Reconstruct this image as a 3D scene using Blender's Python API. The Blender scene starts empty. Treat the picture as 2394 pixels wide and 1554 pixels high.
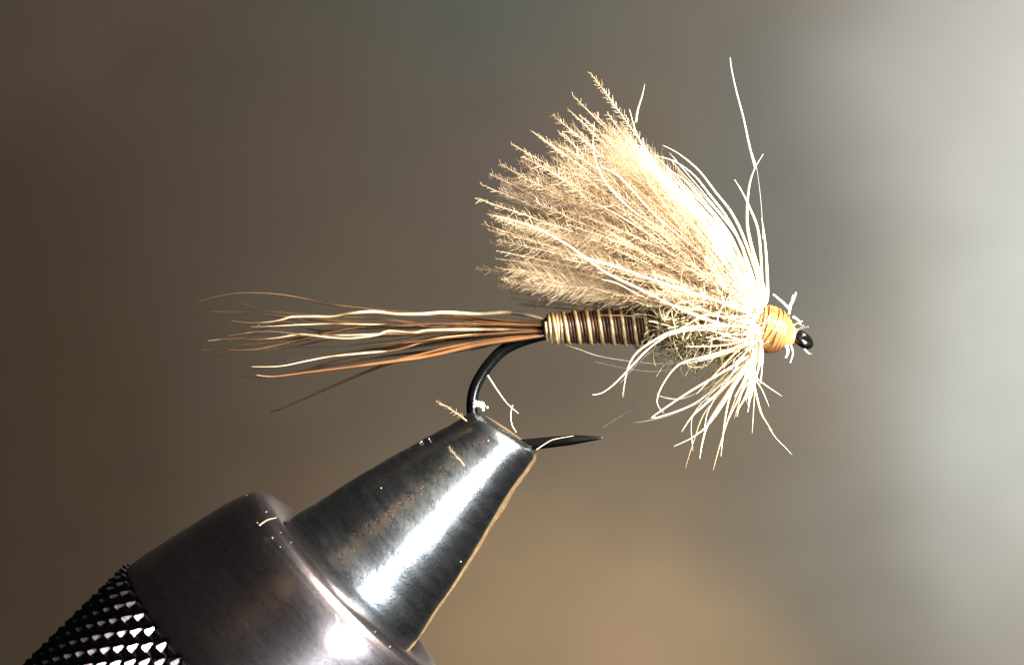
import bpy, math, random
from mathutils import Vector, Matrix, noise
random.seed(7)
R = random.Random(11)
sc = bpy.context.scene
col = sc.collection
sc.unit_settings.scale_length = 0.01          # 1 unit = 1 cm

# ------------------------------------------------------------ camera
D = 14.0
cam = bpy.data.cameras.new('camera'); camo = bpy.data.objects.new('camera', cam); col.objects.link(camo)
camo.location = (0, -D, 0); camo.rotation_euler = (math.radians(90), 0, 0)
cam.sensor_width = 36; cam.lens = 36*D/3.6
cam.clip_start = 0.1; cam.clip_end = 500
cam.dof.use_dof = True; cam.dof.focus_distance = D-0.06; cam.dof.aperture_fstop = cam.lens/1000/0.22
sc.camera = camo
# ------------------------------------------------------------ light
w = bpy.data.worlds.new('World'); sc.world = w; w.use_nodes = True
w.node_tree.nodes['Background'].inputs[0].default_value = (0.75, 0.72, 0.8, 1)
w.node_tree.nodes['Background'].inputs[1].default_value = 0.011
sc.view_settings.view_transform = 'Standard'; sc.view_settings.look = 'None'
sc.view_settings.exposure = 0; sc.view_settings.gamma = 1
def lamp(name, loc, target, size, power, color, size_y=None):
    l = bpy.data.lights.new(name, 'AREA'); o = bpy.data.objects.new(name, l); col.objects.link(o)
    l.energy = power; l.color = color; l.size = size
    if size_y: l.shape = 'RECTANGLE'; l.size_y = size_y
    else: l.shape = 'DISK'
    o.location = loc
    o.rotation_euler = (Vector(target)-Vector(loc)).to_track_quat('-Z', 'Y').to_euler()
    return o
kd = Vector((20.5, -14, 14.0)).normalized()*12
kl = lamp('key_lamp', tuple(kd+Vector((.3, 0, 0))), (0.3, 0, 0), 2.4, 3000, (1.0, 0.955, 0.87)); kl.data.spread = math.radians(70)
sl_ = lamp('side_sheen_fill', (7, -9, -1.5), (0, 0, -.6), 5.0, 420, (0.86, 0.94, 1.0), 3.0); sl_.data.spread = math.radians(80)  # added soft light for the broad sheen on the metal
wl = lamp('warm_glint_fill', (-2.0, -7, 4.3), (-.40, -.1, -.66), 0.25, 0.13, (1.0, 0.58, 0.28), .25); wl.data.spread = math.radians(16)  # small added light standing in for the reflected orange glint on the jaw
lamp('backdrop_fill', (20, 48, 2), (11, 60, 1), 6, 7000, (1.0, 0.99, 0.95))  # added unseen light, brightens the backdrop towards the right

# ------------------------------------------------------------ helpers
S = 665.0
def W(px, py, y=0.0): return Vector(((px-1197)/S, y, (777-py)/S))
def catmull(pts, n):
    P = [pts[0]] + list(pts) + [pts[-1]]
    out = []
    segs = len(pts)-1
    for i in range(n+1):
        t = i/n*segs; k = min(int(t), segs-1); f = t-k
        a, b, c, d = P[k], P[k+1], P[k+2], P[k+3]
        out.append(0.5*((2*b)+(-a+c)*f+(2*a-5*b+4*c-d)*f*f+(-a+3*b-3*c+d)*f**3))
    return out
class MB:
    def __init__(s): s.v = []; s.f = []
    def tube(s, pts, rad, sides=5, flat=1.0, cap=True):
        n = len(pts); base = len(s.v)
        up = Vector((0, 1, 0)); prev = None
        for i, p in enumerate(pts):
            t = (pts[min(i+1, n-1)]-pts[max(i-1, 0)])
            if t.length < 1e-9: t = Vector((1, 0, 0))
            t.normalize()
            if prev is None:
                a = t.cross(up)
                if a.length < 1e-3: a = t.cross(Vector((1, 0, 0)))
                a.normalize()
            else:
                a = prev - t*prev.dot(t)
                if a.length < 1e-6: a = t.cross(up)
                a.normalize()
            prev = a; b = t.cross(a)
            r = rad(i/(n-1)) if callable(rad) else rad
            for k in range(sides):
                an = 2*math.pi*k/sides
                s.v.append(p + a*math.cos(an)*r + b*math.sin(an)*r*flat)
        for i in range(n-1):
            for k in range(sides):
                k2 = (k+1) % sides
                s.f.append((base+i*sides+k, base+i*sides+k2, base+(i+1)*sides+k2, base+(i+1)*sides+k))
        if cap:
            s.f.append(tuple(base+k for k in reversed(range(sides))))
            s.f.append(tuple(base+(n-1)*sides+k for k in range(sides)))
    def lathe(s, prof, seg, close=False, fn=None):
        base = len(s.v); n = len(prof)
        for (z, r) in prof:
            for k in range(seg):
                an = 2*math.pi*k/seg
                p = Vector((r*math.cos(an), r*math.sin(an), z))
                if fn: p = fn(p, an)
                s.v.append(p)
        for i in range(n-1):
            for k in range(seg):
                k2 = (k+1) % seg
                s.f.append((base+i*seg+k, base+(i+1)*seg+k, base+(i+1)*seg+k2, base+i*seg+k2))
        if close:
            s.f.append(tuple(base+k for k in range(seg)))
            s.f.append(tuple(base+(n-1)*seg+k for k in reversed(range(seg))))
    def build(s, name, mat, parent=None, smooth=True):
        me = bpy.data.meshes.new(name)
        me.from_pydata([tuple(v) for v in s.v], [], s.f)
        me.materials.append(mat)
        if smooth: me.polygons.foreach_set('use_smooth', [True]*len(me.polygons))
        me.update()
        o = bpy.data.objects.new(name, me); col.objects.link(o)
        if parent: o.parent = parent
        return o
def tag(o, label=None, cat=None, group=None, kind=None):
    if label: o['label'] = label
    if cat: o['category'] = cat
    if group: o['group'] = group
    if kind: o['kind'] = kind
def empty(name, loc=(0, 0, 0)):
    o = bpy.data.objects.new(name, None); col.objects.link(o); o.location = loc; o.empty_display_size = .1
    return o
def lerp(a, b, t): return a+(b-a)*t

# ------------------------------------------------------------ materials
def mat(name):
    m = bpy.data.materials.new(name); m.use_nodes = True
    nt = m.node_tree; nt.nodes.clear()
    out = nt.nodes.new('ShaderNodeOutputMaterial')
    return m, nt, out
def N(nt, t, **kw):
    n = nt.nodes.new(t)
    for k, v in kw.items():
        if hasattr(n, k): setattr(n, k, v)
        else: n.inputs[k.replace('_', ' ')].default_value = v
    return n
def metal(name, base, rough, aniso=0, scr=(1, 1, 40), scr_amt=.15, bump=.02, bscale=40, rvar=.1, metallic=1.0):
    m, nt, out = mat(name)
    p = N(nt, 'ShaderNodeBsdfPrincipled', Metallic=metallic, Anisotropic=aniso)
    tc = N(nt, 'ShaderNodeTexCoord')
    mp = N(nt, 'ShaderNodeMapping'); mp.inputs['Scale'].default_value = scr
    nt.links.new(tc.outputs['Object'], mp.inputs[0])
    n1 = N(nt, 'ShaderNodeTexNoise', Scale=3.0, Detail=6.0); nt.links.new(mp.outputs[0], n1.inputs[0])
    n2 = N(nt, 'ShaderNodeTexNoise', Scale=bscale, Detail=5.0, Roughness=.65); nt.links.new(tc.outputs['Object'], n2.inputs[0])
    n3 = N(nt, 'ShaderNodeTexNoise', Scale=bscale*.12, Detail=4.0); nt.links.new(tc.outputs['Object'], n3.inputs[0])
    cr = N(nt, 'ShaderNodeMix', data_type='RGBA')
    cr.inputs[6].default_value = tuple(c*(1-scr_amt*1.6) for c in base)+(1,)
    cr.inputs[7].default_value = tuple(min(1, c*(1+scr_amt*1.6)) for c in base)+(1,)
    nt.links.new(n3.outputs[0], cr.inputs[0]); nt.links.new(cr.outputs[2], p.inputs['Base Color'])
    ad = N(nt, 'ShaderNodeMath', operation='ADD'); nt.links.new(n1.outputs[0], ad.inputs[0]); nt.links.new(n2.outputs[0], ad.inputs[1])
    mr = N(nt, 'ShaderNodeMapRange'); mr.inputs[1].default_value = .6; mr.inputs[2].default_value = 1.4
    mr.inputs[3].default_value = rough-rvar; mr.inputs[4].default_value = rough+rvar
    nt.links.new(ad.outputs[0], mr.inputs[0]); nt.links.new(mr.outputs[0], p.inputs['Roughness'])
    m1 = N(nt, 'ShaderNodeMath', operation='MULTIPLY'); m1.inputs[1].default_value = scr_amt*3; nt.links.new(n1.outputs[0], m1.inputs[0])
    a2 = N(nt, 'ShaderNodeMath', operation='ADD'); nt.links.new(m1.outputs[0], a2.inputs[0]); nt.links.new(n2.outputs[0], a2.inputs[1])
    b = N(nt, 'ShaderNodeBump', Strength=bump*10, Distance=.01); nt.links.new(a2.outputs[0], b.inputs['Height'])
    nt.links.new(b.outputs[0], p.inputs['Normal'])
    if aniso:
        tg = N(nt, 'ShaderNodeTangent', direction_type='RADIAL', axis='Z'); nt.links.new(tg.outputs[0], p.inputs['Tangent'])
    nt.links.new(p.outputs[0], out.inputs[0])
    return m
def fibre(name, c1, c2, trans=.35, gloss=.12, rough=.35, scale=6, clear=0, lo=.35, hi=.65):
    m, nt, out = mat(name)
    tc = N(nt, 'ShaderNodeTexCoord'); n = N(nt, 'ShaderNodeTexNoise', Scale=scale, Detail=3.0)
    nt.links.new(tc.outputs['Object'], n.inputs[0])
    cr = N(nt, 'ShaderNodeValToRGB'); cr.color_ramp.elements[0].position = lo; cr.color_ramp.elements[1].position = hi
    cr.color_ramp.elements[0].color = c1+(1,); cr.color_ramp.elements[1].color = c2+(1,)
    nt.links.new(n.outputs[0], cr.inputs[0])
    d = N(nt, 'ShaderNodeBsdfDiffuse'); t = N(nt, 'ShaderNodeBsdfTranslucent'); g = N(nt, 'ShaderNodeBsdfGlossy', Roughness=rough)
    g.inputs[0].default_value = (1, .97, .9, 1)
    nt.links.new(cr.outputs[0], d.inputs[0]); nt.links.new(cr.outputs[0], t.inputs[0])
    a = N(nt, 'ShaderNodeMixShader'); a.inputs[0].default_value = trans
    nt.links.new(d.outputs[0], a.inputs[1]); nt.links.new(t.outputs[0], a.inputs[2])
    b = N(nt, 'ShaderNodeMixShader'); b.inputs[0].default_value = gloss
    nt.links.new(a.outputs[0], b.inputs[1]); nt.links.new(g.outputs[0], b.inputs[2])
    if clear:
        tr = N(nt, 'ShaderNodeBsdfTransparent'); e = N(nt, 'ShaderNodeMixShader'); e.inputs[0].default_value = clear
        nt.links.new(b.outputs[0], e.inputs[1]); nt.links.new(tr.outputs[0], e.inputs[2]); b = e
    nt.links.new(b.outputs[0], out.inputs[0])
    return m
M = {}
M['jaw'] = metal('tool_steel', (0.24, 0.25, 0.258), .285, scr=(3, 3, 14), scr_amt=.04, bump=.011, bscale=85, rvar=.045)
M['jaw_far'] = metal('tan_edge_metal', (0.15, 0.095, 0.045), .40, scr=(5, 5, 9), scr_amt=.6, bump=.02, bscale=7, rvar=.13, metallic=.5)  # tan colour of the far jaw, mottled darker and lighter
M['sleeve'] = metal('oxide_steel', (0.15, 0.128, 0.13), .285, aniso=.35, scr=(1.2, 1.2, 70), scr_amt=.05, bump=.006, bscale=50, rvar=.03)
M['knurl'] = metal('knurl_steel', (0.16, 0.14, 0.15), .25, scr_amt=.05, bump=.01, rvar=.05)
M['hook'] = metal('hook_wire', (0.002, 0.002, 0.002), .2, bump=.008, bscale=20, rvar=.03, metallic=0)
M['wing'] = fibre('wing_down', (.43, .305, .175), (.70, .54, .355), .5, .05, clear=.3)
M['fluff'] = fibre('wing_fluff', (.46, .34, .20), (.66, .52, .35), .5, .03, clear=.4)
M['hackle'] = fibre('hackle_barb', (.66, .56, .38), (.92, .86, .70), .35, .1, clear=.18)
M['hackle_gold'] = fibre('hackle_gold', (.46, .29, .10), (.74, .58, .32), .35, .1, clear=.15)
M['tail_white'] = fibre('tail_cream', (.07, .035, .015), (.66, .50, .30), .2, .13, .3, 4, lo=.42, hi=.62)
M['tail_brown'] = fibre('tail_brown', (.03, .014, .007), (.11, .055, .024), .2, .07, .25)
M['tail_dark'] = fibre('tail_dark', (.02, .011, .007), (.06, .03, .015), .15, .07, .25)
M['tail_orange'] = fibre('tail_orange', (.08, .03, .009), (.20, .08, .024), .25, .1, .3)
M['quill'] = fibre('quill_brown', (.022, .011, .006), (.14, .064, .026), .05, .04, .45, 14)
M['rib'] = fibre('rib_gold', (.28, .165, .07), (.62, .43, .22), .1, .12, .25, 14)
M['dub_dark'] = fibre('dubbing_dark', (.05, .028, .012), (.20, .12, .045), .25, .1)
M['dub_pale'] = fibre('dubbing_pale', (.55, .42, .14), (.88, .80, .52), .35, .15)
M['core'] = fibre('thorax_core', (.05, .025, .01), (.22, .12, .04), .0, .05, .5, 12)
M['thread'] = fibre('head_thread', (.30, .125, .04), (.48, .235, .09), .25, .12, .2, 9)
M['flash'] = fibre('flash_ribbon', (.6, .6, .56), (.8, .8, .8), .5, .25, .2, clear=.45)
M['dark_hair'] = fibre('dark_hair', (.06, .05, .045), (.15, .12, .10), .1, .1)

# ------------------------------------------------------------ backdrop (far, out of focus)
BY = 60.0; K = (BY+D)/D
m, nt, out = mat('painted_backdrop')
tc = N(nt, 'ShaderNodeTexCoord')
nz = N(nt, 'ShaderNodeTexNoise', Scale=.16, Detail=2.0); nt.links.new(tc.outputs['Object'], nz.inputs[0])
sub = N(nt, 'ShaderNodeVectorMath', operation='SUBTRACT'); sub.inputs[1].default_value = (.5, .5, .5); nt.links.new(nz.outputs['Color'], sub.inputs[0])
scl = N(nt, 'ShaderNodeVectorMath', operation='SCALE'); scl.inputs[3].default_value = 4.5; nt.links.new(sub.outputs[0], scl.inputs[0])
pos = N(nt, 'ShaderNodeVectorMath', operation='ADD'); nt.links.new(tc.outputs['Object'], pos.inputs[0]); nt.links.new(scl.outputs[0], pos.inputs[1])
cur = N(nt, 'ShaderNodeRGB'); cur.outputs[0].default_value = (.30, .245, .18, 1); cur = cur.outputs[0]
PATCH = [  # px, py, rx, ry (photo pixels), blurred background's light and dark tones painted there, weight
 (-100, 850, 1000, 1500, (.255, .18, .115), 1),
 (150, 0, 500, 350, (.37, .29, .20), .6),
 (1150, 0, 650, 330, (.25, .255, .22), .9),
 (1150, 330, 420, 260, (.29, .235, .20), .7),
 (800, 900, 500, 420, (.36, .30, .22), .6),
 (620, 1120, 380, 300, (.34, .235, .165), .7),
 (1180, 1620, 950, 720, (.74, .54, .335), .95),
 (1850, 420, 420, 620, (.225, .23, .215), .85),
 (2350, 130, 600, 640, (.44, .43, .415), .9),
 (2480, 850, 660, 1100, (.445, .45, .43), .95),
 (1980, 1300, 380, 400, (.30, .285, .245), .6),
]
for (px, py, rx, ry, c, wt) in PATCH:
    c0 = W(px, py)*K
    v = N(nt, 'ShaderNodeVectorMath', operation='SUBTRACT'); v.inputs[1].default_value = (c0.x, c0.z, 0)
    nt.links.new(pos.outputs[0], v.inputs[0])
    v2 = N(nt, 'ShaderNodeVectorMath', operation='MULTIPLY'); v2.inputs[1].default_value = (S/rx/K, S/ry/K, 0)
    nt.links.new(v.outputs[0], v2.inputs[0])
    ln = N(nt, 'ShaderNodeVectorMath', operation='LENGTH'); nt.links.new(v2.outputs[0], ln.inputs[0])
    mr = N(nt, 'ShaderNodeMapRange', interpolation_type='SMOOTHERSTEP')
    mr.inputs[1].default_value = 1.15; mr.inputs[2].default_value = .1; mr.inputs[3].default_value = 0; mr.inputs[4].default_value = wt
    nt.links.new(ln.outputs['Value'], mr.inputs[0])
    mx = N(nt, 'ShaderNodeMix', data_type='RGBA'); mx.inputs[7].default_value = c+(1,)
    nt.links.new(mr.outputs[0], mx.inputs[0]); nt.links.new(cur, mx.inputs[6]); cur = mx.outputs[2]
n2 = N(nt, 'ShaderNodeTexNoise', Scale=1.1, Detail=2.0)
mp = N(nt, 'ShaderNodeMapping'); mp.inputs['Scale'].default_value = (.6, 1.8, 1); nt.links.new(tc.outputs['Object'], mp.inputs[0]); nt.links.new(mp.outputs[0], n2.inputs[0])
hs = N(nt, 'ShaderNodeMapRange'); hs.inputs[3].default_value = .84; hs.inputs[4].default_value = 1.16; nt.links.new(n2.outputs[0], hs.inputs[0])
vm = N(nt, 'ShaderNodeVectorMath', operation='SCALE'); nt.links.new(cur, vm.inputs[0]); nt.links.new(hs.outputs[0], vm.inputs[3])
d = N(nt, 'ShaderNodeBsdfDiffuse', Roughness=1.0); nt.links.new(vm.outputs[0], d.inputs[0]); nt.links.new(d.outputs[0], out.inputs[0])
b = MB(); g = 40
for j in range(3):
    for i in range(g+1):
        b.v.append(Vector((lerp(-60, 60, i/g), lerp(-45, 45, j/2), 0)))
for j in range(2):
    for i in range(g):
        a = j*(g+1)+i; b.f.append((a, a+1, a+g+2, a+g+1))
bd = b.build('backdrop', m); bd.location = (0, BY, 0); bd.rotation_euler = (math.radians(90), 0, 0)
tag(bd, 'soft unfocused brown and grey background behind the fly', kind='structure')

# ------------------------------------------------------------ vise
AX = math.radians(44.3); T = math.radians(3)
zl = Vector((math.cos(AX)*math.cos(T), -math.sin(T), math.sin(AX)*math.cos(T)))
xl = Vector((-math.sin(AX), 0, math.cos(AX)))
yl = zl.cross(xl).normalized()
root = empty('fly_tying_vise')
mw = Matrix((xl, yl, zl)).transposed().to_4x4(); mw.translation = W(1180, 1010)
root.matrix_world = mw
tag(root, 'dark steel vise with tapered jaws and knurled collar gripping the hook', 'vise')
def u(x): return x/S
JP = [(-7, 20), (-7, 62), (-4, 76), (2, 85), (12, 91), (40, 97), (80, 105), (125, 117), (170, 129), (220, 143), (270, 156), (316, 168), (370, 179), (400, 184), (425, 189), (445, 194.5), (465, 200), (485, 204), (510, 206), (600, 208)]
def jaw_half(sign, gap, rs, off):
    b = MB(); seg = 40; rings = []
    prof = []
    for i in range(len(JP)-1):
        n = 2 if i < 5 else 5
        for k in range(n):
            t = k/n; prof.append((lerp(JP[i][0], JP[i+1][0], t), lerp(JP[i][1], JP[i+1][1], t)))
    prof.append(JP[-1])
    for (s, r) in prof:
        r = r*rs + (off if s > -7 else 0)
        th0 = math.asin(min(.95, gap/r))
        ring = []
        for k in range(seg+1):
            th = lerp(th0, math.pi-th0, k/seg)
            q = r*math.cos(th); y = sign*r*math.sin(th)
            fade = max(0, 1-max(0, s)/120)
            ss = s + .2*q*fade
            nn = noise.noise(Vector((q*.03, y*.03, ss*.03+sign*9)))*.5 + noise.noise(Vector((q*.11, y*.11, ss*.11)))*.12
            e = 1 + nn/r*(1 if s > -5 else .3)
            # worn edge along the split
            edge = min(k, seg-k)
            if edge < 2: e += (noise.noise(Vector((ss*.045, sign*5, k)))*(1.5 if sign > 0 else 3.0) + noise.noise(Vector((ss*.013, sign*7, .5)))*(1 if sign > 0 else 6) - (1.2 if edge == 0 else 0))/r
            ring.append(Vector((u(q*e), u(y*e), u(-ss))))
        rings.append(ring)
    n = seg+1
    for ring in rings: b.v += ring
    for i in range(len(rings)-1):
        for k in range(n):
            k2 = (k+1) % n
            f = (i*n+k, i*n+k2, (i+1)*n+k2, (i+1)*n+k)
            b.f.append(f if sign < 0 else f[::-1])
    c = tuple(range(n)); b.f.append(c if sign > 0 else c[::-1])
    c = tuple((len(rings)-1)*n+k for k in range(n)); b.f.append(c[::-1] if sign > 0 else c)
    o = b.build('jaw', M['jaw'], root)
    for p in o.data.polygons:
        if len(p.vertices) > 4: p.use_smooth = False
    return o
jn = jaw_half(1, 9, 1.0, 0); jn['label'] = 'near jaw half with bright polished band'
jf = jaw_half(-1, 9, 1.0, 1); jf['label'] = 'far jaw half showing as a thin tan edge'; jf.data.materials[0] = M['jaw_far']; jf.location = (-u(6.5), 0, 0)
md = jn.modifiers.new('edge', 'EDGE_SPLIT'); md.split_angle = math.radians(50)
md = jf.modifiers.new('edge', 'EDGE_SPLIT'); md.split_angle = math.radians(50)
# sleeve
b = MB()
SP = [(600, 209), (520, 210), (516, 215), (511, 226), (506, 245), (503, 262), (503, 276), (506, 288), (511, 298), (517, 307), (530, 316), (545, 323), (563, 330), (590, 338), (659, 353), (730, 369), (804, 384), (840, 389), (852, 390), (856, 386), (858, 380), (875, 378)]
prof = []
for i in range(len(SP)-1):
    n = 3 if i > 3 else 2
    for k in range(n): prof.append((-u(lerp(SP[i][0], SP[i+1][0], k/n)), u(lerp(SP[i][1], SP[i+1][1], k/n))))
prof.append((-u(SP[-1][0]), u(SP[-1][1])))
sl = b.build  # placeholder
b.lathe(prof[::-1], 160)
for f in range(len(b.f)): b.f[f] = b.f[f]
sleeve = b.build('sleeve', M['sleeve'], root); sleeve['label'] = 'smooth dark conical front of the collar'
# knurled grip: rows of small pyramids
b = MB(); NC = 46; half = 27.3; rlow = 382; rhigh = 403
def kp(i, j, r): an = 2*math.pi*i/(2*NC); return Vector((u(r*math.cos(an)), u(r*math.sin(an)), -u(854+j*half)))
JR = 22
idx = {}
def vid(i, j):
    i = i % (2*NC)
    if (i, j) not in idx: idx[(i, j)] = len(b.v); b.v.append(kp(i, j, rlow))
    return idx[(i, j)]
for j in range(0, JR):
    for i in range(2*NC):
        if (i+j) % 2: continue
        # diamond centred (i, j)
        c = [vid(i-1, j), vid(i, j+1), vid(i+1, j), vid(i, j-1)] if j > 0 else [vid(i-1, 0), vid(i, 1), vid(i+1, 0)]
        tops = []
        base_c = Vector(kp(i, j if j else .25, rhigh))
        for q in c:
            # small flat top
            tv = base_c.lerp(b.v[q], .12); tv = Vector((tv.x, tv.y, tv.z)); 
            rr = math.hypot(tv.x, tv.y); f_ = u(rhigh)/rr; tops.append(len(b.v)); b.v.append(Vector((tv.x*f_, tv.y*f_, tv.z)))
        n = len(c)
        for k in range(n):
            k2 = (k+1) % n
            b.f.append((c[k], tops[k], tops[k2], c[k2]))
        b.f.append(tuple(tops[::-1]))
kn = b.build('knurled_grip', M['knurl'], sleeve, smooth=False)
b = MB(); b.lathe([(-u(1400), u(378)), (-u(853), u(378))], 90, True); b.build('sleeve_core', M['knurl'], sleeve)

# dust and filings stuck on the steel
b = MB()
for i in range(16):
    if R.random() < .5:
        ss_ = R.uniform(20, 480); rr_ = 92+.235*ss_; th = R.uniform(.15, 2.9)
    else: ss_ = R.uniform(505, 540); rr_ = lerp(293, 322, (ss_-505)/35); th = R.uniform(.1, 3.0)
    c = Vector((u(rr_*math.cos(th)), u(rr_*math.sin(th)), -u(ss_))); dv = Vector((R.gauss(0, 1), R.gauss(0, 1), R.gauss(0, 1))).normalized()
    L_ = u(R.uniform(1.0, 4.5)); b.tube([c-dv*L_, c, c+dv*L_+Vector((0, u(1), 0))], u(R.uniform(.7, 1.6)), 4)
o = b.build('dust', M['flash'], root); o['kind'] = 'stuff'
# ------------------------------------------------------------ fly
fly = empty('fishing_fly', W(1480, 770))
fly_inv = Matrix.Translation(-W(1480, 770))
tag(fly, 'pale down winged fishing fly with brown ribbed body and long brown tail', 'fishing fly')
def fb(b, name, mt, parent=None, smooth=True):
    """build in world coordinates under the fly (or a part of it)"""
    off = W(1480, 770)
    b.v = [v-off for v in b.v]
    return b.build(name, mt, parent or fly, smooth)
def path(pts, y=0.0, n=None, y1=None):
    q = [W(p[0], p[1], (p[2] if len(p) > 2 else (y if y1 is None else lerp(y, y1, i/(len(pts)-1))))) for i, p in enumerate(pts)]
    return catmull(q, n or 6*(len(pts)-1))
# hook
b = MB()
hp = path([(1850, 786), (1800, 772), (1700, 768), (1500, 770), (1350, 771), (1290, 778), (1225, 795), (1178, 817), (1147, 847), (1124, 879), (1110, 908), (1104, 938), (1105, 970), (1113, 1005), (1135, 1032), (1175, 1042), (1232, 1039), (1290, 1033), (1350, 1027), (1412, 1023)], 0, 150)
def hr(t):
    if t < .86: return u(13.5)
    if t < .93: return u(lerp(13.5, 12, (t-.86)/.07))
    k = (t-.93)/.07
    return u(lerp(12, .8, k**1.3))
b.tube(hp, hr, 14)
hook = fb(b, 'hook', M['hook']); hook['label'] = 'black wire hook with curved bend and straight point'
# eye ring, seen almost edge on
b = MB(); c = W(1876, 793); ax1 = (W(1893, 806)-W(1859, 781)).normalized()
pts = []
for k in range(33):
    a = 2*math.pi*k/32
    pts.append(c + ax1*math.cos(a)*u(19) + Vector((.25, .9, .35)).normalized()*math.sin(a)*u(17))
b.tube(pts, u(10.5), 12, cap=False)
fb(b, 'hook_eye', M['hook'], hook)

# abdomen: core + quill windings + pale rib
def body_r(x):
    P = [(1272, 27), (1284, 32), (1300, 33), (1347, 37), (1400, 38), (1458, 42), (1510, 44), (1560, 47), (1640, 50)]
    for (a, ra), (c_, rc) in zip(P, P[1:]):
        if x <= c_: return lerp(ra, rc, (x-a)/(c_-a))
    return 50
def body_c(x): return lerp(768, 761, (x-1272)/240)
abd = empty('abdomen'); abd.parent = fly
b = MB(); pts = [W(x, body_c(x)) for x in range(1270, 1641, 5)]
b.tube(pts, lambda t: u(body_r(1270+370*t)-4), 24)
fb(b, 'body_core', M['quill'], abd)
def helix(phase, x0, x1, pitch, r_add, wr, flat=1.0, jit=1.0, n_per=28):
    turns = (x1-x0)/pitch; n = int(turns*n_per); out = []
    for i in range(n+1):
        t = i/n; x = lerp(x0, x1, t); a = 2*math.pi*turns*t + phase
        r = body_r(x)+r_add+noise.noise(Vector((x*.04, phase, 0)))*1.2*jit
        x2 = x + math.cos(a)*-1.5 + noise.noise(Vector((x*.08, 3, phase)))*1.6*jit
        c_ = W(x2, body_c(x))
        out.append(c_+Vector((0, u(r)*-math.sin(a), u(r)*math.cos(a))))
    return out
PIT = 26.5
for k in range(4):
    b = MB()
    hx = helix(-k*math.pi*2/5-1.2+R.uniform(-.15, .15), 1302+k*1, 1640, PIT, -2.4+R.uniform(-.8, .6), 3.5)
    b.tube(hx, lambda t: u(3.3), 7)
    o = fb(b, 'quill_winding', M['quill'], abd)
b = MB(); b.tube(helix(0, 1290, 1640, PIT, 1.0, 3), lambda t: u(4.5), 8)
fb(b, 'rib_wire', M['rib'], abd)
b = MB(); b.tube(helix(1.0, 1276, 1318, 9, -1.5, 3), lambda t: u(4.2), 8)
fb(b, 'tag_winding', M['rib'], abd)['label'] = 'golden winding at the tail end of the body'

# tail
tail = empty('tail'); tail.parent = fly
def t5(p): return (400+p[0]*.378, 640+p[1]*.378)
TL = [
 ('w', 3.0, -.02, [(2370,300),(2200,255),(2080,240),(1900,250),(1700,240),(1550,250),(1400,250),(1250,235),(1100,248),(1000,266),(880,265),(750,268),(690,285),(600,300),(480,303),(370,290)]),
 ('b', 1.7, .02, [(2370,320),(2000,285),(1700,255),(1300,225),(1150,210),(950,185),(800,150),(640,125),(500,118),(380,122),(250,145),(150,170)]),
 ('b', 2.6, .0, [(2370,305),(2100,305),(1800,310),(1500,318),(1250,325),(1100,340),(950,372),(800,410),(620,450),(500,470),(330,470),(180,470)]),
 ('b', 2.2, .04, [(2370,330),(1900,322),(1500,320),(1300,318),(1100,300),(900,285),(750,275),(600,255),(450,240),(300,232),(120,240)]),
 ('w', 2.4, -.03, [(2370,350),(2150,346),(1900,345),(1600,350),(1500,365),(1350,355),(1270,380),(1100,400),(900,385),(780,372),(650,358),(530,360),(350,385)]),
 ('b', 2.2, .03, [(2370,345),(2100,352),(1700,362),(1300,385),(1000,402),(850,430),(700,460),(560,475)]),
 ('w', 1.9, .0, [(2370,335),(1700,350),(1200,378),(900,380),(790,375),(650,397),(520,406),(400,398),(220,415)]),
 ('w', 2.2, -.02, [(2370,365),(2000,372),(1800,385),(1600,410),(1400,470),(1200,490),(1000,510),(850,537),(680,570),(500,573)]),
 ('o', 3.6, -.04, [(2370,372),(2200,395),(1900,440),(1600,508),(1400,538),(1100,578),(850,608),(650,632),(540,622)]),
 ('d', 2.9, .05, [(2370,380),(2100,400),(1800,468),(1450,528),(1250,588),(1000,692),(800,780),(660,840),(590,860)]),
 ('d', 2.4, .04, [(2370,372),(2000,420),(1700,468),(1400,500),(1000,560),(850,600),(600,640),(420,640)]),
 ('w', 1.8, .02, [(2370,325),(2000,318),(1600,325),(1250,315),(1000,310),(800,315),(600,325),(480,328)]),
 ('d', 2.0, .06, [(2370,340),(1700,330),(1300,335),(1000,345),(800,395),(600,420),(450,440),(280,510)]),
 ('d', 2.8, .03, [(2370,358),(2100,365),(1800,378),(1550,410),(1350,455),(1200,470),(1000,500),(850,540)]),
 ('o', 2.6, -.02, [(2370,368),(2200,385),(1950,415),(1700,460),(1500,510),(1300,550),(1000,592),(700,622)]),
 ('b', 2.4, .0, [(2370,350),(2000,348),(1700,365),(1400,375),(1150,385),(1000,385),(900,382)]),
 ('d', 2.4, .05, [(2370,315),(2100,290),(1900,270),(1720,256)]),
 ('b', 2.2, .04, [(2370,360),(1900,395),(1500,440),(1250,488),(1000,540),(800,600),(620,632)]),
 ('b', 1.6, .06, [(2370,330),(1500,322),(1100,330),(900,350),(700,300),(560,340),(420,400),(200,420)]),
]
TM = {'w': 'tail_white', 'b': 'tail_brown', 'd': 'tail_dark', 'o': 'tail_orange'}
for kind, r0, yy, P in TL:
    b = MB(); b.tube(path([t5(p) for p in P], yy*.3, y1=yy*4, n=70), (lambda r0: lambda t: u(r0*1.5*(1-.85*t**2.0)))(r0), 6)
    fb(b, 'tail_fibre', M[TM[kind]], tail)
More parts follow.
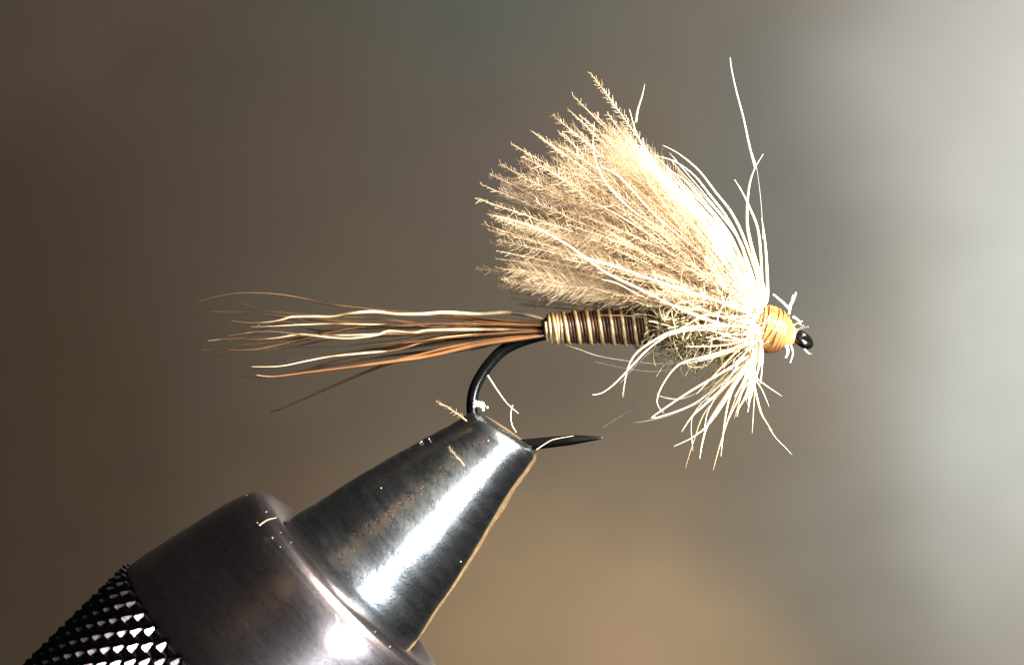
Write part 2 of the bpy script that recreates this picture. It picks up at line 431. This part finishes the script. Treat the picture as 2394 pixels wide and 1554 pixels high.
for k in range(14):   # short thick filling near the body
    f0 = R.uniform(-1, 1); b = MB(); L = R.uniform(190, 430)
    P = [(1296, 768+f0*16), (1296-L*.5, 768+f0*22+L*.5*.06*(f0+.4)), (1296-L, 770+f0*30+L*.10*(f0+.3)+R.uniform(-4, 4))]
    b.tube(path(P, R.uniform(-.03, .03), y1=R.uniform(-.05, .12), n=40), (lambda q: lambda t: u(q*(1-.8*t**1.5)))(R.uniform(3.4, 4.8)), 6)
    fb(b, 'tail_fibre', M[R.choice(['tail_brown', 'tail_dark', 'tail_orange', 'tail_brown'])], tail)
for k in range(9):   # hair-fine strands
    ty = R.uniform(690, 860); b = MB()
    P = [(1296, R.uniform(755, 785))]
    for i in range(1, 7):
        f = i/6; P.append((1290-f*R.uniform(620, 840), lerp(P[0][1], ty, f**1.1)+R.uniform(-9, 9)))
    P = sorted(P, key=lambda p: -p[0])
    b.tube(path(P, 0, y1=R.uniform(-.15, .25), n=50), (lambda q: lambda t: u(q*(1-.7*t)))(R.uniform(1.2, 1.9)), 5)
    fb(b, 'tail_fibre', M[R.choice(['tail_brown', 'tail_dark', 'tail_brown'])], tail)

# wing of down fibres
wing = empty('wing'); wing.parent = fly
def down_fibre(base, tip, bow, r0=2.2, blen=17, dens=4.6, start=.25, parent=None, name='down_fibre', curl=3, mt='wing', br=1.0):
    b = MB(); ch = tip-base; L = ch.length*S
    perp = Vector((ch.z, 0, -ch.x)).normalized()
    if perp.z < 0: perp = -perp
    n = 18; ph = R.uniform(0, 9)
    pts = []
    for i in range(n+1):
        t = i/n
        p = base+ch*t + perp*u(bow*L)*4*t*(1-t)*(.75+.5*(1-t))
        wv = u(curl)*(noise.noise(Vector((t*3.3, ph, 0)))*2*t)
        pts.append(p+perp*wv+Vector((0, wv, 0)))
    b.tube(pts, lambda t: u(r0*(1-.62*t)), 4)
    m_ = int(L*(1-start)/dens)
    twist = R.uniform(0, 6.28)
    for k in range(m_):
        t = start+(1-start)*(k+R.random()*.6)/m_
        x = t*n; i = min(int(x), n-1); p = pts[i].lerp(pts[i+1], x-i)
        d_ = (pts[i+1]-pts[i]).normalized()
        a1 = d_.cross(Vector((0, 1, 0))).normalized(); a2 = d_.cross(a1)
        side = 1 if k % 2 else -1
        an = twist + t*1.5 + R.gauss(0, .45)
        s_ = (a1*math.cos(an)+a2*math.sin(an))*side
        ln = u(blen*R.choice((.45, .8, 1, 1.5))*R.uniform(.7, 1.25)*(1.0-.55*max(0, (t-.8)/.2)))
        dr = (s_*.85+d_*R.uniform(.25, .95)).normalized()
        q1 = p+dr*ln*.5; q2 = q1+(dr+d_*.5+Vector((R.gauss(0, .16), R.gauss(0, .16), R.gauss(0, .16)))).normalized()*ln*.5
        rr = R.uniform(.5, .9)*br
        b.tube([p, q1, q2], lambda tt: u(rr*(1-.4*tt)), 3, cap=False)
    if parent is None: return b
    o = fb(b, name, M[mt], parent)
    return o
TIPS = [(1377,174),(1340,219),(1290,273),(1327,262),(1241,308),(1195,334),(1218,374),(1169,384),(1144,407),(1123,429),(1111,464),(1144,489),(1138,504),(1127,526),(1144,539),(1144,568),(1160,590),(1160,603),(1115,627),(1158,627),(1171,648),(1167,667),(1260,320),(1355,268),(1390,262),(1420,268),(1452,285)]
for i, (tx, ty) in enumerate(TIPS):
    f = max(0, min(1, (670-ty)/450))
    bx = R.uniform(1690, 1745); by = lerp(735, 690, f)+R.uniform(-12, 12)
    down_fibre(W(bx, by, R.uniform(-.04, .02)), W(tx, ty, R.uniform(-.22, .06)), R.uniform(-.005, .05)*f+.01, 1.9, 17, 3.0, .25, wing)
# envelope used for the filling fibres
ENV = [(1175,672),(1150,640),(1150,590),(1145,540),(1140,490),(1140,450),(1160,405),(1200,365),(1235,330),(1290,300),(1340,265),(1400,262),(1450,285),(1500,340)]
for i in range(120):
    t = (i+R.random())/120*(len(ENV)-1); k = min(int(t), len(ENV)-2)
    ex = lerp(ENV[k][0], ENV[k+1][0], t-k); ey = lerp(ENV[k][1], ENV[k+1][1], t-k)
    f = max(0, min(1, (670-ey)/450))
    bx = R.uniform(1670, 1755); by = lerp(738, 680, f)+R.uniform(-20, 16)
    sh = 1-abs(R.gauss(0, .2)); sh = max(.4, sh)
    sh = min(sh, .97)
    down_fibre(W(bx, by, R.uniform(-.05, .07)), W(lerp(bx, ex, sh), lerp(by, ey, sh), R.gauss(.03, .13)), R.uniform(-.02, .05)*f+R.uniform(-.01, .02), 1.3, 23, 3.0, .1, wing)
for i in range(110):  # matted down near the tie in point
    f = R.random(); bx = R.uniform(1700, 1755); by = lerp(730, 690, f)
    t = f*(len(ENV)-1)*.999; k = int(t); ex = lerp(ENV[k][0], ENV[k+1][0], t-k); ey = lerp(ENV[k][1], ENV[k+1][1], t-k); sh = R.uniform(.3, .72)
    down_fibre(W(bx, by, R.uniform(-.16, -.04)), W(lerp(bx, ex, sh), lerp(by, ey, sh), R.uniform(-.3, -.04)), R.uniform(-.03, .06), 1.3, 20, 4.6, .1, wing)
for i in range(75):  # soft webby down between the fibres
    t = (i+R.random())/75*(len(ENV)-1); k = min(int(t), len(ENV)-2)
    ex = lerp(ENV[k][0], ENV[k+1][0], t-k); ey = lerp(ENV[k][1], ENV[k+1][1], t-k); f = max(0, min(1, (670-ey)/450)); sh = R.uniform(.7, .97)
    bx = R.uniform(1670, 1745); by = lerp(735, 685, f)
    down_fibre(W(bx, by, R.uniform(-.05, .07)), W(lerp(bx, ex, sh), lerp(by, ey, sh), R.gauss(.0, .15)), R.uniform(-.02, .03), .8, 42, 2.1, .15, wing, curl=7, mt='fluff', br=.62)
for i in range(14):  # faint low ones behind the body
    tx = R.uniform(1170, 1400); ty = R.uniform(680, 712)
    down_fibre(W(1640, R.uniform(735, 755), .1), W(tx, ty, R.uniform(.25, .6)), 0, 1.3, 15, 6, .3, wing)

# hackle
hackle = empty('hackle'); hackle.parent = fly
HK = [
 ('h', 5, -.06, [(1783,715),(1791,690),(1788,605),(1782,547),(1776,512)]),
 ('h', 4, -.03, [(1775,720),(1780,663),(1772,547),(1752,489),(1733,450),(1715,421)]),
 ('h', 5, -.08, [(1778,720),(1783,683),(1750,566),(1742,508),(1746,442),(1758,400),(1778,365)]),
 ('h', 4, -.03, [(1770,710),(1772,663),(1741,566),(1710,500),(1671,450),(1632,400),(1585,361),(1547,341)]),
 ('h', 4, -.05, [(1766,715),(1762,663),(1730,573),(1696,508),(1655,455),(1618,410),(1570,378),(1523,366)]),
 ('h', 3.5, .02, [(1762,712),(1745,640),(1700,548),(1655,480),(1610,428),(1565,395)]),
 ('h', 4.5, -.1, [(1755,715),(1700,610),(1640,520),(1585,450),(1530,395),(1488,326),(1468,262)]),
 ('h', 3, -.12, [(1484,290),(1488,262),(1497,232),(1503,205)]),
 ('h', 3.5, -.1, [(1750,720),(1650,630),(1538,539),(1470,490),(1429,450),(1402,411),(1385,353),(1387,291)]),
 ('h', 4.5, -.16, [(1765,768),(1700,762),(1640,745),(1560,712),(1480,672),(1410,638),(1321,574),(1235,531),(1150,507)]),
 ('h', 4.5, -.18, [(1765,745),(1737,731),(1670,705),(1602,684),(1501,650),(1400,617),(1330,598)]),
 ('h', 3.2, -.1, [(1770,735),(1690,665),(1600,600),(1510,548),(1440,505),(1390,480)]),
 ('h', 3.4, -.12, [(1768,725),(1680,635),(1590,560),(1520,500),(1445,420),(1400,395)]),
 ('g', 3, -.14, [(1765,760),(1690,735),(1600,720),(1510,700),(1440,665),(1400,655)]),
 ('h', 4, -.2, [(1772,768),(1700,762),(1636,762),(1562,776),(1511,802),(1477,829),(1459,866),(1449,925)]),
 ('h', 3.4, -.16, [(1772,775),(1640,770),(1562,782),(1511,815),(1477,849),(1434,893),(1404,915),(1380,920)]),
 ('h', 3.4, -.14, [(1762,800),(1737,802),(1669,829),(1602,842),(1568,863),(1538,908),(1531,940),(1545,962)]),
 ('h', 4.5, -.1, [(1767,790),(1757,822),(1703,858),(1609,913),(1535,962),(1518,975)]),
 ('h', 4, -.06, [(1765,790),(1755,830),(1686,890),(1619,943),(1541,972),(1520,974)]),
 ('h', 5, -.12, [(1768,795),(1757,830),(1703,888),(1642,943),(1612,970),(1587,1006)]),
 ('h', 4.4, -.08, [(1770,795),(1757,835),(1720,890),(1663,977),(1619,1017),(1570,1041)]),
 ('h', 3, -.05, [(1760,810),(1700,880),(1656,953),(1646,990),(1642,1027)]),
 ('h', 4.6, -.12, [(1770,800),(1740,850),(1690,925),(1650,987),(1636,1030),(1629,1068)]),
 ('h', 4.4, -.1, [(1770,800),(1735,860),(1703,920),(1688,987),(1679,1064)]),
 ('g', 3.6, -.06, [(1770,800),(1748,860),(1720,920),(1696,987),(1679,1040),(1663,1098)]),
 ('h', 4, -.08, [(1772,800),(1757,850),(1740,920),(1722,953),(1718,972)]),
 ('g', 4, -.1, [(1768,800),(1755,870),(1770,953),(1785,985),(1797,1003)]),
 ('g', 3, -.04, [(1764,830),(1762,879),(1780,913),(1795,950)]),
 ('h', 3, -.06, [(1762,830),(1762,876),(1787,900),(1824,925)]),
 ('h', 2.6, -.02, [(1740,850),(1660,920),(1622,965),(1615,1000),(1619,1054)]),
 ('g', 2.2, 0, [(1720,880),(1650,960),(1622,1030),(1602,1095)]),
 ('h', 2.6, 0, [(1700,880),(1600,930),(1540,925),(1543,915)]),
 ('h', 2.2, .05, [(1660,930),(1568,970),(1510,985),(1477,990)]),
]
def barb(P, yy, r0, mt):
    b = MB(); b.tube(path(P, min(0, yy), y1=yy*1.8, n=36), lambda t: u(r0*.8*(1-.9*t**1.6)), 6)
    fb(b, 'hackle_barb', M[mt], hackle)
for kind, r0, yy, P in HK: barb(P, yy, r0, 'hackle' if kind == 'h' else 'hackle_gold')
for i in range(78):   # the dense swept back top bundle
    f = R.random(); bx = R.uniform(1745, 1782); by = R.uniform(690, 740)
    L = R.uniform(.45, 1.0)
    ex, ey = lerp(1560, 1440, f**.8), lerp(345, 330, f)
    mid = (lerp(bx, ex, .45)+lerp(34, 4, f)+R.uniform(-12, 12), lerp(by, ey, .45)+R.uniform(-10, 10))
    end = (lerp(bx, ex, L)+R.uniform(-8, 20)*(1-L), lerp(by, ey, L))
    if L > .62: P = [(bx, by), (lerp(bx, mid[0], .55)+5, lerp(by, mid[1], .5)), mid, end]
    else: P = [(bx, by), (lerp(bx, end[0], .5)+12, lerp(by, end[1], .5)), end]
    barb(P, R.uniform(-.12, .12), R.uniform(2, 3.6), R.choice(['hackle', 'hackle', 'hackle', 'hackle_gold']))
for i in range(34):   # lower bundle
    a = math.radians(R.uniform(212, 275)); L = R.uniform(90, 215)
    bx, by = R.uniform(1748, 1775), R.uniform(780, 812)
    ex, ey = bx+math.cos(a)*L*.85, by-math.sin(a)*L
    P = [(bx, by), (lerp(bx, ex, .4)+R.uniform(0, 12), lerp(by, ey, .4)+R.uniform(-8, 4)), (ex, ey)]
    barb(P, R.uniform(-.18, .1), R.uniform(2.2, 4.2), R.choice(['hackle', 'hackle', 'hackle_gold']))
for i in range(16):   # collar of short barbs over the thorax
    a = math.radians(R.uniform(150, 205)); L = R.uniform(70, 210)
    bx, by = R.uniform(1755, 1780), R.uniform(715, 805)
    ex, ey = bx+math.cos(a)*L, by-math.sin(a)*L*.9+lerp(-10, 20, (by-715)/90)
    P = [(bx, by), (lerp(bx, ex, .5), lerp(by, ey, .5)+R.uniform(-8, 8)), (ex, ey)]
    barb(P, R.uniform(-.2, -.1), R.uniform(1.6, 3.2), R.choice(['hackle', 'hackle_gold']))

# thorax
b = MB()
def thr(t): return u(66*math.sqrt(max(.02, 1-((t-.55)/.60)**2))) 
pts = [W(lerp(1530, 1770, i/30), lerp(764, 770, i/30), 0) for i in range(31)]
b.tube(pts, thr, 24)
for i, v in enumerate(b.v):
    nn = noise.noise(v*9)*.018+noise.noise(v*25)*.01; c_ = W(1650, 767); dv = (v-Vector((v.x, 0, c_.z)))
    if dv.length > 1e-5: b.v[i] = v+dv.normalized()*nn
thorax = fb(b, 'thorax', M['core']); thorax['label'] = 'shaggy dark thorax of olive and brown dubbing'
def curly(b, c, L, r, wild):
    d_ = Vector((R.gauss(-.5, .7), R.gauss(0, .5), R.gauss(0, .6))).normalized(); p = c.copy(); pts = [p.copy()]
    turn = Vector((R.gauss(0, wild), R.gauss(0, wild), R.gauss(0, wild)))
    for k in range(7):
        d_ = (d_+turn*.35+Vector((R.gauss(0, .12), R.gauss(0, .12), R.gauss(0, .12)))).normalized()
        p = p+d_*L/7; pts.append(p.copy())
    b.tube(pts, lambda t: r*(1-.4*t), 4, cap=False)
for mt, cnt, rr in (('dub_dark', 420, 1.7), ('dub_pale', 460, 1.25)):
    b = MB()
    for i in range(cnt):
        t = R.random()**.8; x = lerp(1520, 1760, t); a = R.uniform(0, 2*math.pi); rad = thr((x-1530)/240) if x > 1535 else u(40)
        if mt == 'dub_pale' and math.sin(a) > .2: a = -a
        c = W(x, 767)+Vector((0, math.sin(a)*rad, math.cos(a)*rad*1.0))*R.uniform(.8, 1.12)
        curly(b, c, u(R.uniform(25, 85)), u(rr*R.uniform(.6, 1.2)), .8)
    o = fb(b, 'dubbing', M[mt], thorax); o['kind'] = 'stuff'
for mt, cnt in (('dub_dark', 150), ('dub_pale', 170)):
    b = MB()
    for i in range(cnt):
        curly(b, W(R.uniform(1540, 1745), R.uniform(668, 775), R.uniform(-.2, -.11)), u(R.uniform(25, 80)), u(R.uniform(.8, 1.9)), .9)
    o = fb(b, 'dubbing', M[mt], thorax); o['kind'] = 'stuff'
b = MB()
for i in range(60):
    c = W(R.uniform(1560, 1720), R.uniform(815, 850), R.uniform(-.06, .08)); curly(b, c, u(R.uniform(30, 90)), u(1.0), .5)
o = fb(b, 'dubbing', M['dub_pale'], thorax); o['kind'] = 'stuff'

# head of wound thread
b = MB(); HA, HB = W(1762, 758), W(1862, 792); ax = (HB-HA)
HP = [(0, 30), (.08, 46), (.2, 53), (.35, 54), (.5, 52), (.62, 48), (.72, 41), (.82, 31), (.92, 22), (1.0, 15)]
prof = []
for (a, ra), (c_, rc) in zip(HP, HP[1:]):
    for k in range(5):
        t = lerp(a, c_, k/5); prof.append((t*ax.length, u(lerp(ra, rc, k/5)+1.0*math.sin(t*82))))
prof.append((ax.length, u(15)))
rot = ax.to_track_quat('Z', 'Y')
b.lathe(prof[::-1], 40)
b.v = [HA+rot @ (v*Vector((1, 1, 1)).length/math.sqrt(3)) for v in b.v]
for i, v in enumerate(b.v): b.v[i] = v+Vector((1, 1, 1))*0+Vector((noise.noise(v*14), noise.noise(v*14+Vector((5, 5, 5))), noise.noise(v*14+Vector((9, 1, 4)))))*.006
head = fb(b, 'head', M['thread']); head['label'] = 'orange waxed thread head behind the hook eye'
def head_r(t):
    for (a, ra), (c_, rc) in zip(HP, HP[1:]):
        if t <= c_: return lerp(ra, rc, (t-a)/(c_-a))
    return 15
for wi in range(7):
    b = MB(); ph = R.uniform(0, 6.28); tilt = R.choice((-1, 1))*R.uniform(.05, .16); t0 = R.uniform(.12, .62); pts = []
    for k in range(41):
        a = 2*math.pi*k/40; t = min(.9, max(.03, t0+tilt*math.cos(a+ph))); rr = u(head_r(t)+.8)
        pts.append(HA+rot @ Vector((rr*math.cos(a), rr*math.sin(a), t*ax.length)))
    b.tube(pts, u(1.7), 6, cap=False); fb(b, 'thread_wrap', M['thread'], head)
def ribbon(P, y, wd, name, mt, parent, th=.3):
    b = MB(); b.tube(path(P, y, y1=y*1.3, n=12), lambda t: u(wd*.75*(1-.4*t)), 8, flat=th); return fb(b, name, M[mt], parent)
RB = [([(1842,722),(1826,706),(1804,688)], -.06, 4), ([(1840,720),(1850,702),(1856,684)], -.08, 5.5), ([(1842,735),(1846,715),(1851,690)], -.05, 4),
      ([(1852,760),(1865,754),(1871,750)], -.08, 3.5), ([(1850,775),(1866,768),(1884,764)], -.1, 3), ([(1845,790),(1860,772),(1872,760)], -.1, 3),
      ([(1835,805),(1838,822),(1832,836)], -.08, 5), ([(1845,805),(1850,825),(1843,848)], -.07, 3), ([(1878,815),(1888,826),(1893,826)], -.05, 3), ([(1850,740),(1862,748),(1868,760)], -.07, 4)]
for P, y, wd in RB: ribbon(P, y, wd, 'thread_end', 'flash', head)

# long fine hairs on the fly
def hair(P, y, r, name, mt, parent, y1=None):
    b = MB(); b.tube(path(P, y, y1=y1, n=40), lambda t: u(r*(1-.6*t)), 5); 
    if parent: return fb(b, name, M[mt], parent)
    c = b.v[0].copy(); b.v = [v-c for v in b.v]; o = b.build(name, M[mt]); o.location = c; return o
hair([(1783,560),(1782,520),(1777,455),(1768,390),(1755,350)], 0, 1.6, 'long_hair', 'dark_hair', hackle)
hair([(1766,395),(1752,340),(1738,275),(1722,215),(1711,165),(1707,135)], 0, 2.6, 'long_hair', 'flash', hackle)
hair([(1797,1000),(1815,1025),(1835,1045),(1851,1062)], 0, 1.6, 'long_hair', 'dark_hair', hackle)
hair([(1640,838),(1560,850),(1480,845),(1400,832),(1350,815),(1322,806)], -.02, 1.5, 'long_hair', 'hackle', hackle)
hair([(1620,850),(1540,868),(1470,862),(1390,845)], .05, 1.2, 'long_hair', 'hackle', hackle)
hair([(1568,790),(1530,815),(1490,850),(1450,895)], 0, 1.6, 'long_hair', 'hackle', hackle)
hair([(1489,948),(1450,975),(1410,1000)], .08, 2.0, 'long_hair', 'dark_hair', hackle)
hair([(1566,760),(1520,738),(1480,735)], -.1, 2, 'long_hair', 'hackle', hackle)
hair([(1536,752),(1500,742),(1460,738),(1400,737)], -.09, 1.3, 'long_hair', 'hackle_gold', hackle)

# ------------------------------------------------------------ loose lint, each a thing of its own
def lint(name, label, cat, base, tip, y, y1, blen, r0=1.8, dens=4):
    b = down_fibre(W(*base, y), W(*tip, y1), .02, r0, blen, dens, .1)
    c = b.v[0].copy(); b.v = [v-c for v in b.v]; o = b.build(name, M['wing']); o.location = c
    tag(o, label, cat)
lint('feather_scrap', 'wisp of down sticking up left of the jaw tip', 'feather scrap', (1092,982), (1022,934), -.12, -.1, 10, 1.8, 2.0)
lint('feather_scrap', 'tiny tuft of down clinging to the jaw face', 'feather scrap', (1087,1084), (1050,1040), -.2, -.23, 10, 1.6, 2.0)
o = hair([(1140,877),(1160,908),(1185,942),(1212,966)], .0, 1.6, 'loose_hair', 'hackle', None); tag(o, 'thin pale hair slanting down from the hook bend', 'hair')
o = hair([(1198,947),(1194,968),(1197,992),(1207,1010)], -.02, 1.5, 'loose_hair', 'hackle', None); tag(o, 'short pale hair standing on the jaw tip edge', 'hair')
o = hair([(1254,1050),(1285,1030),(1305,1024),(1340,1018)], -.03, 1.3, 'loose_hair', 'hackle', None); tag(o, 'fine pale hair lying across the black hook point', 'hair')
o = hair([(620,1217),(638,1205),(660,1199)], -.33, 1.6, 'loose_hair', 'hackle', None); tag(o, 'short white hair on the upper rim of the collar', 'hair')
o = hair([(800,1435),(808,1424),(803,1405)], -.62, 1.8, 'loose_hair', 'hackle', None); tag(o, 'curled pale hair on the collar rim beside the jaw', 'hair')
# wax crumb beside the bend
b = MB()
for i in range(20):
    q_ = R.random(); c = W(1108+q_*32+R.uniform(-4, 4), 944+q_*10+R.uniform(-7, 5), -.04+R.uniform(-.03, .02)); r = u(R.uniform(2, 5.5))
    base = len(b.v); 
    for k in range(6):
        for j in range(8):
            ph = math.pi*(k+.5)/6; th = 2*math.pi*j/8; dv = Vector((math.sin(ph)*math.cos(th), math.sin(ph)*math.sin(th), math.cos(ph)))
            b.v.append(c+dv*r*(1+.35*noise.noise(dv*2+c*40)))
    for k in range(5):
        for j in range(8): b.f.append((base+k*8+j, base+k*8+(j+1) % 8, base+(k+1)*8+(j+1) % 8, base+(k+1)*8+j))
    b.f.append(tuple(base+j for j in range(8))[::-1]); b.f.append(tuple(base+40+j for j in range(8)))
c = W(1116, 950, -.05); b.v = [v-c for v in b.v]; o = b.build('wax_crumb', M['flash']); o.location = c
tag(o, 'lump of white wax where the hook enters the jaws', 'wax')
